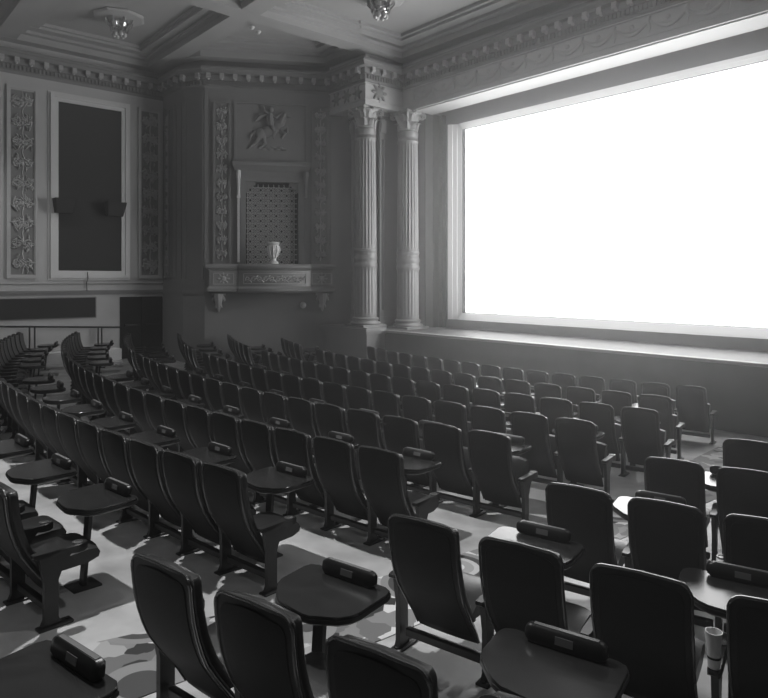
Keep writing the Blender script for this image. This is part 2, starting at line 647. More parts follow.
LW = Fr((-20.2, 0), (-20.2, 8.4))
ornament_panel(LW, 4.03, 4.80, Z(0.02), Z(5.27), 'tall raised vine ornament panel on the side wall before the big dark framed panel', 11)
ornament_panel(LW, 7.60, 8.33, Z(0.02), Z(5.27), 'dim tall vine ornament panel between the dark framed panel and the wall corner', 12)
ornament_panel(SPL, 0.24, 0.74, Z(0.44), Z(5.26), 'narrow brightly edged vine ornament strip beside the grille, toward the panelled side wall', 13, 0.42, 0.05)
ornament_panel(SPL, 3.14, 3.66, Z(0.44), Z(5.26), 'narrow dim vine ornament strip beside the grille, toward the columns', 14, 0.42, 0.05)
ornament_panel(Fr(P1, P2), 0.24, 0.6, Z(0.05), Z(5.2), 'shadowed narrow ornament strip in the recessed corner of the wall', 15, 0.42, 0.04)

# big dark panel in its pale moulded frame
t = thing('framed_panel', LW(6.2, 0, Z(0.03)), 'tall dark fabric panel in a pale moulded frame on the side wall', 'wall panel')
mb = MB(LW)
frame_boxes(mb, 5.12, 7.30, Z(0.03), Z(5.25), 0.10, 0, 0.09)
frame_boxes(mb, 5.20, 7.22, Z(0.11), Z(5.17), 0.13, 0, 0.06)
frame_boxes(mb, 5.06, 7.36, Z(-0.03), Z(5.31), 0.05, 0, 0.03)
link('frame', mb, 'frame', t)
mb = MB(LW)
mb.box(5.32, 7.1, 0, 0.03, Z(0.23), Z(5.05))
link('fabric_field', mb, 'fabric', t)
for i, s_ in enumerate((5.42, 6.82)):
    lb = ('dark surround speaker on the framed panel edge toward the vine ornament panel', 'dark surround speaker on the framed panel edge toward the wall corner')[i]
    q = thing('wall_speaker', LW(s_, 0, Z(1.85)), lb, 'speaker', 'surround speakers on the framed panel')
    mb = MB(LW)
    mb.loft([[(s_ - .28, .14, Z(2.26)), (s_ + .28, .14, Z(2.26)), (s_ + .28, .50, Z(2.26)), (s_ - .28, .50, Z(2.26))],
             [(s_ - .22, .14, Z(1.86)), (s_ + .22, .14, Z(1.86)), (s_ + .22, .34, Z(1.86)), (s_ - .22, .34, Z(1.86))]])
    link('cabinet', mb, 'speaker', q)
    mb = MB(LW)
    mb.loft([[(s_ - .25, .50, Z(2.24)), (s_ + .25, .50, Z(2.24)), (s_ + .25, .512, Z(2.24)), (s_ - .25, .512, Z(2.24))],
             [(s_ - .2, .345, Z(1.89)), (s_ + .2, .345, Z(1.89)), (s_ + .2, .36, Z(1.89)), (s_ - .2, .36, Z(1.89))]])
    link('grille_cloth', mb, 'fabric', q)
    mb = MB(LW)
    mb.box(s_ - .06, s_ + .06, .03, .15, Z(2.0), Z(2.14))
    link('bracket', mb, 'metal', q)
# thin cable hanging from the frame
mb = MB(LW)
mb.tube([(6.1, .1, Z(.2)), (6.11, .11, Z(0.02)), (6.09, .04, Z(-.12)), (6.1, .06, Z(-.35))], 0.012, 5)
tag(link('cable', mb, 'black', None), 'thin dark cable hanging below the pale panel frame', 'cable')
# low dark band panel
t = thing('dark_band_panel', LW(3.5, 0, Z(-1.1)), 'long low dark panel under the dado rail of the side wall', 'wall panel')
mb = MB(LW)
mb.box(-2.0, 6.34, 0.003, 0.025, Z(-1.11), Z(-0.55))
link('fabric_field', mb, 'fabric', t)
mb = MB(LW)
frame_boxes(mb, -2.03, 6.37, Z(-1.14), Z(-0.52), 0.03, 0.003, 0.035)
link('edging_frame', mb, 'plaster_low', t)
# exit doors: dark pair in a recessed frame
t = thing('door_1', LW(7.7, 0, floor_at(-20.2, 7.7)), None, None)
t['kind'] = 'structure'
mb = MB(LW)
fz = floor_at(-20.2, 7.7)
mb.box(7.06, 7.70, 0, 0.03, fz + .01, Z(-0.54))
mb.box(7.71, 8.37, 0, 0.03, fz + .01, Z(-0.54))
link('door_leaf', mb, 'black', t)
mb = MB(LW)
mb.box(7.18, 7.62, .06, .09, fz + 1.0, fz + 1.05)
mb.box(7.8, 8.24, .06, .09, fz + 1.0, fz + 1.05)
for s_ in (7.2, 7.6, 7.82, 8.22):
    mb.box(s_ - .02, s_ + .02, .03, .09, fz + .99, fz + 1.06)
link('door_push_bar', mb, 'metal', t)
# handrail along the side wall
t = thing('handrail', LW(5.0, .25, 0.12), 'thin dark handrail on posts along the side wall kerb', 'handrail')
mb = MB(LW)
hp = [(y_, .22, Z(-1.27 - (y_ - 3.88) * 0.055)) for y_ in (0.0, 2.0, 3.88, 5.5, 7.0)]
mb.tube(hp, 0.025, 8)
link('top_rail', mb, 'metal', t)
for s_ in (2.6, 4.55, 4.68, 6.36, 6.46):
    mb = MB(LW)
    mb.tube([(s_, .22, 0.12), (s_, .22, Z(-1.27 - (s_ - 3.88) * 0.055))], 0.022, 8)
    mb.lathe([(0.05, 0.121), (0.05, 0.14), (0.022, 0.15)], 8, s_, .22)
    link('post', mb, 'metal', t)


# ------------------------------------------------------------------ splay wall: niche, relief, balcony
t = thing('organ_grille', SPL(1.97, 0, NZ0), 'dark pierced lattice grille filling the niche above the small balcony', 'grille')
mb = MB(SPL)
g0, g1, q0, q1 = NS0 + .045, NS1 - .045, NZ0 + .15, NZ1 - .05
step = 0.155
i = 0
while g0 + i * step <= g1:
    mb.box(g0 + i * step - .012, g0 + i * step + .012, -.20, -.17, q0, q1)
    i += 1
j = 0
while q0 + j * step <= q1:
    mb.box(g0, g1, -.195, -.165, q0 + j * step - .012, q0 + j * step + .012)
    j += 1
for a in range(i - 1):
    for b in range(j - 1):
        cs, cz = g0 + (a + .5) * step, q0 + (b + .5) * step
        pts = [(cs + .052 * cos(k * pi / 4), -.18, cz + .052 * sin(k * pi / 4)) for k in range(9)]
        mb.tube(pts, .016, 4)
        if (a + b) % 2:
            mb.ell((cs, -.18, cz), (.026, .02, .026), 0, 6, 4)
for a in range(i):
    for b in range(j):
        mb.ell((g0 + a * step, -.165, q0 + b * step), (.035, .025, .035), 0, 6, 4)
link('lattice', mb, 'gilt', t)
mb = MB(SPL)
mb.box(NS0 + .003, NS1 - .003, -.246, -.235, NZ0 + .1, NZ1 - .003)
link('dark_backing', mb, 'black', t)
# niche surround: inner frame with stepped upper corners, jamb pilasters, console, cornice shelf
t = thing('niche_surround', SPL(1.97, 0, Z(.45)), 'moulded plaster surround with cornice shelf and scroll console framing the lattice grille', 'wall ornament')
mb = MB(SPL)
for sg, e in ((1, NS0), (-1, NS1)):
    for k, (w, h) in enumerate(((.28, .10), (.2, .2), (.1, .3))):
        a, b = sorted((e + sg * .003, e + sg * w))
        mb.box(a, b, -.1, -.004, NZ1 - h, NZ1 - h + .097)
mb.box(.92, NS0, .002, .06, Z(.45), NZ1 + .3)
mb.box(NS1, 3.02, .002, .06, Z(.45), NZ1 + .3)
mb.box(NS0, NS1, .002, .06, NZ1, NZ1 + .3)
mb.box(1.05, 1.12, .06, .09, Z(.5), NZ1 + .2)
mb.box(2.82, 2.89, .06, .09, Z(.5), NZ1 + .2)
mb.box(1.12, 2.82, .06, .09, NZ1 + .13, NZ1 + .2)
link('frame', mb, 'plaster', t)
mb = MB(SPL)
mb.loft([[(.86 - x, 0, z), (.86 - x, d, z), (3.06 + x, d, z), (3.06 + x, 0, z)] for x, d, z in ((0, .08, Z(3.20)), (.0, .12, Z(3.26)), (.03, .22, Z(3.34)), (.05, .26, Z(3.36)), (.05, .26, Z(3.44)), (.02, .2, Z(3.5)))])
link('cornice_shelf', mb, 'plaster', t)
for s_ in (.98, 2.96):
    mb = MB(SPL)
    pts = [(s_, .06 + .14 * max(0, 1 - k / 9) ** 1.2 + .03 * sin(k), Z(3.2 - .09 * k)) for k in range(10)]
    mb.tube(pts, [.07, .075, .07, .06, .055, .05, .045, .045, .05, .035], 8)
    mb.tube([(s_ - .07, .19, Z(3.14)), (s_ + .07, .19, Z(3.14))], .055, 10)
    mb.tube([(s_ - .05, .1, Z(2.44)), (s_ + .05, .1, Z(2.44))], .04, 10)
    mb.box(s_ - .035, s_ + .035, .05, .1, Z(.5), Z(2.42))
    link('scroll_console', mb, 'frame' if s_ < 2 else 'plaster', t)  # twin consoles; the lighter one has its light put into the colour

# relief panel over the niche: rearing horse and rider in low relief
t = thing('relief_panel', SPL(1.94, 0, Z(3.5)), 'square plaster panel with a raised horse and rider above the niche', 'wall ornament')
mb = MB(SPL)
frame_boxes(mb, .85, 3.02, Z(3.52), Z(5.28), .06, 0, .05)
link('frame', mb, 'plaster', t)
mb = MB(SPL)
c0, z0 = 1.9, Z(4.45)
D = .03
mb.ell((c0, D, z0), (.36, .09, .18), .45, 12, 8)
mb.ell((c0 + .24, D, z0 + .16), (.2, .09, .17), .8, 10, 6)
mb.tube([(c0 + .3, D, z0 + .2), (c0 + .4, D + .02, z0 + .4), (c0 + .42, D + .02, z0 + .5)], [.13, .09, .07], 8)
mb.ell((c0 + .5, D + .02, z0 + .48), (.14, .06, .065), -.5, 8, 6)
mb.ell((c0 - .26, D, z0 - .12), (.2, .09, .18), .4, 10, 6)
for px in ([(.3, .05), (.5, .1), (.52, -.08)], [(.28, .0), (.44, -.08), (.34, -.22)], [(-.3, -.15), (-.4, -.36), (-.56, -.5), (-.62, -.56)], [(-.2, -.18), (-.16, -.4), (-.3, -.56)]):
    mb.tube([(c0 + a, D, z0 + b) for a, b in px], [.075, .055, .04, .035][:len(px)], 7)
mb.tube([(c0 - .42, D, z0 - .05), (c0 - .55, D, z0 - .12), (c0 - .6, D, z0 - .32)], [.05, .05, .015], 6)
mb.tube([(c0 + .02, D + .04, z0 + .12), (c0, D + .05, z0 + .38), (c0 + .02, D + .05, z0 + .5)], [.11, .1, .05], 8)
mb.ell((c0 + .03, D + .05, z0 + .6), (.075, .06, .085), 0, 8, 6)
mb.tube([(c0 + .03, D + .06, z0 + .42), (c0 + .18, D + .07, z0 + .36), (c0 + .28, D + .06, z0 + .46)], [.045, .035, .025], 6)
mb.tube([(c0 - .02, D + .06, z0 + .42), (c0 - .16, D + .05, z0 + .56), (c0 - .2, D + .05, z0 + .72)], [.045, .035, .02], 6)
mb.tube([(c0 + .03, D + .08, z0 + .1), (c0 + .14, D + .08, z0 - .04), (c0 + .1, D + .07, z0 - .26)], [.07, .055, .03], 6)
mb.tube([(c0 - .06, D + .02, z0 + .45), (c0 - .3, D + .02, z0 + .4), (c0 - .45, D + .01, z0 + .22)], [.03, .08, .02], 6)
for k in range(7):
    mb.ell((c0 - .2 + k * .1, D - .01, z0 - .56 + .03 * (k % 2)), (.1, .04, .05), 0, 7, 4)
link('horse_and_rider', mb, 'plaster', t)

# balcony: straight cheeks and a bowed middle
t = thing('balcony', SPL(2.0, 0, Z(-.42)), 'small plaster balcony with bowed scrollwork front below the lattice grille', 'balcony')


def bow(s0, s1, d0, sag, k=16):
    return [(s0 + (s1 - s0) * i / k, d0 + sag * sin(pi * i / k)) for i in range(k + 1)]


def balcony_outline(g):
    return [(0.16 - g, .012), (0.16 - g, .32 + g), (.98, .32 + g)] + bow(1.0, 3.08, .36 + g, .30) + [(3.10, .32 + g), (3.76 + g, .32 + g), (3.76 + g, .012)]


def ring(g, z):
    return [(a, b, z) for a, b in balcony_outline(g)]


mb = MB(SPL)
mb.loft([ring(-.10, Z(-.42)), ring(-.02, Z(-.38)), ring(.05, Z(-.36)), ring(.06, Z(-.28)), ring(.03, Z(-.24)), ring(0, Z(-.22)), ring(0, Z(.24)), ring(.03, Z(.26)), ring(.05, Z(.30))])
link('parapet', mb, 'gloss', t)
mb = MB(SPL)
mb.loft([ring(.05, Z(.30)), ring(.09, Z(.32)), ring(.10, Z(.38)), ring(.06, Z(.43)), ring(-.02, Z(.44))])
link('top_moulding', mb, 'gloss', t)
mb = MB(SPL)
b_ = bow(1.0, 3.08, .36, .30, 60)


def onbow(s_, z_):
    k = min(59, max(0, int((s_ - 1.0) / 2.08 * 60)))
    return (s_, b_[k][1] + .012, z_)


for k in range(10):
    s_ = 1.25 + k * .175
    sg = 1 if k % 2 else -1
    pts = []
    for q in range(12):
        a = q / 11
        rr = .085 * (1 - .75 * a)
        th = a * 3 * pi
        pts.append(onbow(s_ + rr * cos(th), Z(.0) + sg * rr * sin(th)))
    mb.tube(pts, .018, 5)
    x_, y_, z_ = onbow(s_ + .09, Z(.0) + sg * .07)
    mb.ell((x_, y_, z_), (.06, .03, .03), sg * .8, 6, 4)
for z_ in (Z(-.14), Z(.16)):
    mb.tube([onbow(1.14 + 1.8 * q / 20, z_) for q in range(21)], .012, 5)
for s_ in (1.14, 2.94):
    mb.tube([onbow(s_, Z(-.14)), onbow(s_, Z(.16))], .012, 5)
link('scrollwork', mb, 'gilt', t)
for s_ in (.56, 3.42):
    mb = MB(SPL)
    frame_boxes(mb, s_ - .3, s_ + .3, Z(-.16), Z(.18), .025, .32, .34)
    mb.ell((s_, .325, Z(.01)), (.09, .04, .09), 0, 10, 5)
    for k in range(8):
        mb.ell((s_ + .13 * cos(k * pi / 4), .325, Z(.01) + .13 * sin(k * pi / 4)), (.06, .025, .03), k * pi / 4, 6, 4)
    link('cheek_rosette', mb, 'gilt', t)
for s_ in (.41, 3.46):
    mb = MB(SPL)
    mb.tube([(s_, .145, Z(-.43)), (s_, .145, Z(-.6)), (s_, .09, Z(-.8)), (s_, .05, Z(-.97))], [.13, .12, .07, .02], 8)
    for k in range(3):
        mb.ell((s_ - .12 + .12 * k, .12, Z(-.56 - .05 * (k == 1))), (.12, .06, .06), pi / 2 + (k - 1) * .5, 7, 5)
        mb.ell((s_ - .06 + .06 * k, .1, Z(-.78)), (.09, .05, .04), pi / 2 + (k - 1) * .4, 7, 5)
    mb.tube([(s_ - .2, .1, Z(-.46)), (s_ + .2, .1, Z(-.46))], .035, 8)
    link('leaf_corbel', mb, 'gilt', t)

x_, y_, _ = SPL(2.0, .50, 0)
mb = MB()
prof = [(.14, 0), (.15, .03), (.13, .06), (.08, .10), (.07, .15), (.10, .20), (.14, .28), (.17, .38), (.18, .46), (.17, .52), (.145, .55), (.17, .58), (.18, .61), (.15, .64), (.05, .66)]
mb.lathe([(r, Z(.44) + z) for r, z in prof], 20, x_, y_)
for k in range(10):
    a = k * pi / 5
    mb.tube([(x_ + r * cos(a), y_ + r * sin(a), Z(.44) + z) for r, z in ((.10, .2), (.15, .3), (.185, .42), (.175, .52))], .018, 5)
tag(link('urn', mb, 'frame'), 'pale plaster urn standing on the balcony rail before the grille', 'urn')
x_, y_, _ = SPL(2.88, .0, 0)
mb = MB(SPL)
mb.lathe([(0.02, 0)], 3) if False else None
mb.ell((2.88, .085, Z(-.79)), (.075, .08, .075), 0, 12, 8)
mb.ell((2.88, .035, Z(-.79)), (.1, .03, .1), 0, 12, 6)
tag(link('wall_bulb', mb, 'white'), 'small round pale light globe on the wall under the balcony', 'lamp')

# ------------------------------------------------------------------ columns and pedestal
mb = MB()
PB = [(-16.7, 12.6), (-16.35, 11.75), (-14.2, 11.75), (-14.2, 12.42), (-14.85, 12.42), (-14.85, 12.6)]
mb.prism(PB, -1.0, Z(-1.56))
mb.prism([(-16.75, 12.6), (-16.4, 11.70), (-14.15, 11.70), (-14.15, 12.42), (-14.85, 12.42), (-14.85, 12.6)], Z(-1.56), Z(-1.48))
mb.prism([(-16.75, 12.6), (-16.43, 11.66), (-14.11, 11.66), (-14.11, 12.42), (-14.85, 12.42), (-14.85, 12.6)], Z(-1.48), Z(-1.40))
mb.prism([(-16.7, 12.6), (-16.35, 11.72), (-14.17, 11.72), (-14.17, 12.42), (-14.85, 12.42), (-14.85, 12.6)], Z(-1.40), Z(-1.37))
struct('wall_pedestal', mb, 'plaster', sharp=20)


def corinthian(mb, cx, cy, z0, z1, r, half=False):
    """bell, two tiers of acanthus leaves, corner volutes, moulded abacus"""
    h = z1 - z0
    mb.lathe([(r * .86, z0), (r * .98, z0 + .02), (r * .98, z0 + .05), (r * .84, z0 + .07), (r * .84, z0 + h * .5), (r * .98, z0 + h * .75), (r * 1.2, z0 + h * .86)], 20, cx, cy)
    for tier, (nn, zb, zl, out) in enumerate(((8, .07, .42, .26), (8, .30, .36, .36))):
        for k in range(nn):
            a = 2 * pi * (k + .5 * tier) / nn
            ca, sa = cos(a), sin(a)
            rings = []
            for q in range(7):
                t_ = q / 6
                rr = r * .86 + out * r * (t_ ** 2.2)
                zz = z0 + zb + h * zl * (t_ if t_ < .84 else .84 - (t_ - .84) * .8)
                if q == 6:
                    rr += .02
                w = r * .30 * (sin(pi * min(t_ + .22, .95)) ** .6)
                th = .03
                rings.append([(cx + (rr) * ca - w * sa, cy + rr * sa + w * ca, zz), (cx + (rr + .05) * ca, cy + (rr + .05) * sa, zz),
                              (cx + rr * ca + w * sa, cy + rr * sa - w * ca, zz), (cx + (rr - th) * ca, cy + (rr - th) * sa, zz)])
            mb.loft(rings)
    for k in range(4):
        a = pi / 4 + k * pi / 2
        ca, sa = cos(a), sin(a)
        pts = []
        for q in range(13):
            t_ = q / 12
            rr = .115 * (1 - .75 * t_)
            th = pi * .6 - t_ * 3.0 * pi
            pts.append((r * 1.36 + rr * cos(th), z0 + h * .76 + rr * sin(th)))
        pts = [(r * .9, z0 + h * .52), (r * 1.1, z0 + h * .72)] + pts
        mb.tube([(cx + p * ca, cy + p * sa, z) for p, z in pts], .034, 6)
        mb.ell((cx + r * 1.02 * cos(a + pi / 4), cy + r * 1.02 * sin(a + pi / 4), z0 + h * .90), (.07, .07, .07), 0, 8, 5)
    ab = []
    e = r * 1.5
    for k in range(4):
        a = pi / 4 + k * pi / 2
        b = a + pi / 2
        A = (e * cos(a), e * sin(a))
        B = (e * cos(b), e * sin(b))
        for q in range(6):
            t_ = q / 6
            m_ = 1 - .22 * sin(pi * t_)
            ab.append(((A[0] + (B[0] - A[0]) * t_) * m_, (A[1] + (B[1] - A[1]) * t_) * m_))
    for k0, k1, z_0, z_1 in ((.92, .96, h * .87, h * .93), (1.0, 1.0, h * .93, h)):
        mb.loft([[(cx + x * k0, cy + y * k0, z0 + z_0) for x, y in ab], [(cx + x * k1, cy + y * k1, z0 + z_1) for x, y in ab]])


def fluted_column(cx, cy, zb, label):
    t = thing('fluted_column', (cx, cy, zb), label, 'column', 'fluted columns at the stage opening')
    r = .335
    mb = MB()
    mb.box(cx - .44, cx + .44, cy - .44, cy + .44, zb, zb + .06)
    mb.lathe([(r * 1.28, zb + .06), (r * 1.34, zb + .09), (r * 1.28, zb + .13), (r * 1.14, zb + .14), (r * 1.08, zb + .18), (r * 1.16, zb + .20), (r * 1.18, zb + .23), (r * 1.1, zb + .26), (r * 1.02, zb + .27)], 32, cx, cy)
    link('base', mb, 'column', t)
    zt = ENT - .62
    mb = MB()
    N = 20

    def fl(rr, z, deep):
        out = []
        for i in range(N * 6):
            ph = (i % 6) / 6
            d = deep * max(0, sin(pi * (ph - .12) / .76)) if .12 < ph < .88 else 0
            a = 2 * pi * i / (N * 6)
            out.append((cx + (rr - d) * cos(a), cy + (rr - d) * sin(a), z))
        return out

    H = zt - zb - .27
    zr = zb + .27
    rad = lambda t_: r * (1.0 - .13 * t_ ** 1.6)
    R_ = []
    for t_, dp, k in ((0, 0, 1), (.02, 0, 1), (.035, .022, 1), (.24, .022, 1), (.262, 0, 1), (.265, 0, 1.05), (.285, 0, 1.05), (.288, 0, 1.0), (.302, 0, 1.0), (.305, 0, 1.05), (.325, 0, 1.05), (.328, 0, 1.0), (.345, 0, 1.0), (.348, 0, 1.05), (.36, 0, 1.05), (.362, 0, 1), (.372, 0, 1), (.39, .03, 1), (.6, .03, 1), (.8, .03, 1), (.925, .028, 1), (.94, 0, 1), (.945, 0, 1.05), (.955, 0, 1.05), (.958, 0, 1), (.975, 0, 1), (.98, 0, 1.06), (1.0, 0, 1.06)):
        R_.append(fl(rad(t_) * k, zr + H * t_, dp))
    mb.loft(R_)
    link('shaft', mb, 'column', t, sharp=50)
    mb = MB()
    corinthian(mb, cx, cy, zt, ENT, r * .92)
    link('capital', mb, 'capital', t, sharp=50)
    return t


fluted_column(-14.8, 12.2, Z(-1.37), 'fluted column with leafy capital standing on the high pedestal')
fluted_column(-14.3, 13.42, STAGE, 'fluted column with leafy capital standing on the stage floor at the screen opening')


def pilaster(fr_, s0, s1, z0, label, depth=.3):
    t = thing('pilaster', fr_((s0 + s1) / 2, 0, z0), label, 'pilaster', 'flat pilasters beside the stage columns')
    c = (s0 + s1) / 2
    w = (s1 - s0) / 2
    mb = MB(fr_)
    mb.box(s0, s1, .004, depth, z0 + .25, ENT - .62)
    for k in range(5):
        a = s0 + .07 + k * (2 * w - .14) / 5
        mb.box(a + .01, a + (2 * w - .14) / 5 - .01, depth, depth + .015, z0 + .45, ENT - .8)
    link('shaft', mb, 'plaster', t)
    mb = MB(fr_)
    mb.box(s0 - .06, s1 + .06, .004, depth + .06, z0, z0 + .12)
    mb.box(s0 - .03, s1 + .03, .004, depth + .03, z0 + .12, z0 + .25)
    link('base', mb, 'plaster', t)
    mb = MB(fr_)
    zt = ENT - .62
    mb.box(s0, s1, .004, depth, zt, ENT - .08)
    mb.box(s0 - .08, s1 + .08, .004, depth + .1, ENT - .08, ENT)
    for tier, (zb, h, o_) in enumerate(((.03, .28, .05), (.22, .26, .09))):
        for k in range(3 + tier):
            a = s0 + (k + .5) * 2 * w / (3 + tier)
            mb.tube([(a, depth, zt + zb), (a, depth + .02, zt + zb + h * .5), (a, depth + o_, zt + zb + h), (a, depth + o_ + .02, zt + zb + h * .85)], [.06, .085, .06, .02], 6)
    for sg in (-1, 1):
        mb.tube([(c + sg * (w - .02) + sg * .07 * cos(q * .7) * (1 - q / 14), depth + .06, zt + .44 + .07 * sin(q * .7) * (1 - q / 14)) for q in range(12)], .028, 5)
    link('capital', mb, 'plaster', t)


pilaster(Fr((-16.4, 12.58), (-14.9, 12.58)), .7, 1.02, Z(-1.37), 'flat fluted pilaster on the pedestal between balcony wall and columns', .2)
pilaster(Fr((-14.9, 12.58), (-14.9, 13.85)), .2, .42, Z(-1.37), 'shadowed flat pilaster in the gap between the two fluted columns', .06)

# ------------------------------------------------------------------ the screen
SX0, SX1, SZ0, SZ1 = -13.0, -4.3, Z(-0.975), Z(4.38)
t = thing('cinema_screen', ((SX0 + SX1) / 2, 14.55, SZ0), 'huge glowing white cinema screen in a pale frame above the stage', 'screen')
mb = MB()
mb.box(SX0, SX1, 14.53, 14.55, SZ0, SZ1)
link('projection_surface', mb, 'screen', t)
mb = MB()
mb.box(SX0 - .5, SX1 + .5, 14.552, 14.598, SZ0 - .22, SZ1 + .19)
link('dark_border', mb, 'dark', t)
mb = MB()
# bevelled frame: the slopes face the screen and catch its light
yb_ = 14.55


for k in range(3):
    xo, xi = SX0 - .50 + k * .115, SX0 - .50 + (k + 1) * .115
    mb.loft([[(xo, yb_ - .26 + k * .085, z), (xi, yb_ - .19 + k * .085, z), (xi, yb_, z), (xo, yb_, z)] for z in (SZ0 - .22, SZ1 + .2)])
    xo, xi = SX1 + .50 - k * .115, SX1 + .50 - (k + 1) * .115
    mb.loft([[(xo, yb_ - .26 + k * .085, z), (xi, yb_ - .19 + k * .085, z), (xi, yb_, z), (xo, yb_, z)] for z in (SZ0 - .22, SZ1 + .2)])
    zo, zi = SZ0 - .22 + k * .065, SZ0 - .22 + (k + 1) * .065
    mb.loft([[(x, yb_ - .2 + k * .06, zo), (x, yb_ - .15 + k * .06, zi), (x, yb_, zi), (x, yb_, zo)] for x in (SX0 - .15, SX1 + .15)])
for k in range(2):
    zo, zi = SZ1 + .19 - k * .075, SZ1 + .19 - (k + 1) * .075
    mb.loft([[(x, yb_ - .15 + k * .07, zo), (x, yb_ - .09 + k * .07, zi), (x, yb_, zi), (x, yb_, zo)] for x in (SX0 - .15, SX1 + .15)])
link('masking_frame', mb, 'frame', t)


# ------------------------------------------------------------------ ceiling lamps
def ceiling_lamp(x, y, z, label):
    t = thing('ceiling_lamp', (x, y, z), label, 'ceiling lamp', 'ornate flush ceiling lamps')
    mb = MB()
    mb.lathe([(.30, z), (.62, z), (.66, z - .03), (.60, z - .07), (.40, z - .10), (.3, z - .12), (.15, z - .12)], 8, x, y)
    link('canopy', mb, 'gilt', t, smooth=False)
    mb = MB()
    mb.lathe([(.22, z - .12), (.24, z - .2), (.19, z - .28), (.20, z - .31), (.15, z - .36), (.17, z - .40), (.1, z - .45)], 20, x, y)
    for k in range(8):
        a = k * pi / 4
        mb.tube([(x + r * cos(a), y + r * sin(a), z + h) for r, h in ((.34, -.1), (.3, -.2), (.22, -.3), (.2, -.42))], [.03, .04, .03, .02], 6)
    link('body', mb, 'brass', t)
    for k in range(6):
        a = k * pi / 3
        mb = MB()
        mb.ell((x + .13 * cos(a), y + .13 * sin(a), z - .48), (.06, .06, .075), 0, 10, 7)
        link('bulb', mb, 'glass', t)
    return t


ceiling_lamp(-17.5, 6.1, Z(6.85), 'ornate ceiling lamp in the coffer over the panelled side wall')
ceiling_lamp(-12.1, 10.45, Z(6.85), 'ornate ceiling lamp in the coffer above the stage columns')
for i, (x, y) in enumerate(((-15.3, 8.75), (-15.65, 9.15))):
    mb = MB()
    zz = Z(6.62) if i == 0 else Z(6.70)
    mb.lathe([(.07, zz), (.075, zz - .02), (.05, zz - .05), (.04, zz - .08), (.01, zz - .085)], 12, x, y)
    tag(link('spotlight', mb, 'white'), ('tiny white ceiling spot beside the crossing of the ceiling beams', 'tiny white ceiling spot further inside the corner coffer')[i], 'spotlight')

# ================================================================== THE SEATS
# local frame: x along the row, +y toward the stage, origin on the floor at the leg
def back_profile(z):
    """y of the rear face of the backrest at height z"""
    pts = [(.14, .07), (.25, .01), (.36, -.07), (.48, -.15), (.60, -.20), (.72, -.23), (.84, -.245), (.96, -.25)]
    for (a, ya), (b, yb) in zip(pts[:-1], pts[1:]):
        if z <= b:
            return ya + (yb - ya) * (z - a) / (b - a)
    return pts[-1][1]


def half_width(z, w=.225):
    k = min(1, max(0, (z - .15) / .45))
    return w * (.93 + .07 * k)


def panel(mb, zs, off, th, inset, rise=.018, wrap=.012, rc=.05, ztop=.925, w=.225):
    """bent slab following the back profile. off: offset of its rear face toward the sitter"""
    rings = []
    for z in zs:
        hw = half_width(z, w) - inset
        top = ztop - inset
        if z > top - rc:
            q = min(rc, z - (top - rc))
            hw = hw - rc + sqrt(max(0, rc * rc - q * q))
        y = back_profile(z) + off
        k = max(0, (z - .5) / (top - .5))
        ring = []
        e = min(.012, th / 2)
        for x, d in ((-1, e), (-.97, .0), (-.5, 0), (0, 0), (.5, 0), (.97, 0), (1, e), (1, th - e), (.97, th), (.5, th), (0, th), (-.5, th), (-.97, th), (-1, th - e)):
            ring.append((x * hw, y + d + wrap * x * x, z + rise * (1 - x * x) * k))
        rings.append(ring)
    mb.loft(rings)


ZS = [.155, .2, .26, .32, .38, .44, .5, .56, .62, .68, .74, .80, .85, .875, .89, .90, .91, .918, .9235, .925]


def zs_to(top, bottom):
    out = [bottom] + [z for z in ZS if bottom + .02 < z < top - .055]
    return out + [top - .05, top - .035, top - .02, top - .01, top - .004, top - .0005]


def mesh_of(mb, name, m, smooth=True):
    o = link(name, mb, m, None, local=True, smooth=smooth)
    me = o.data
    bpy.data.objects.remove(o)
    return me


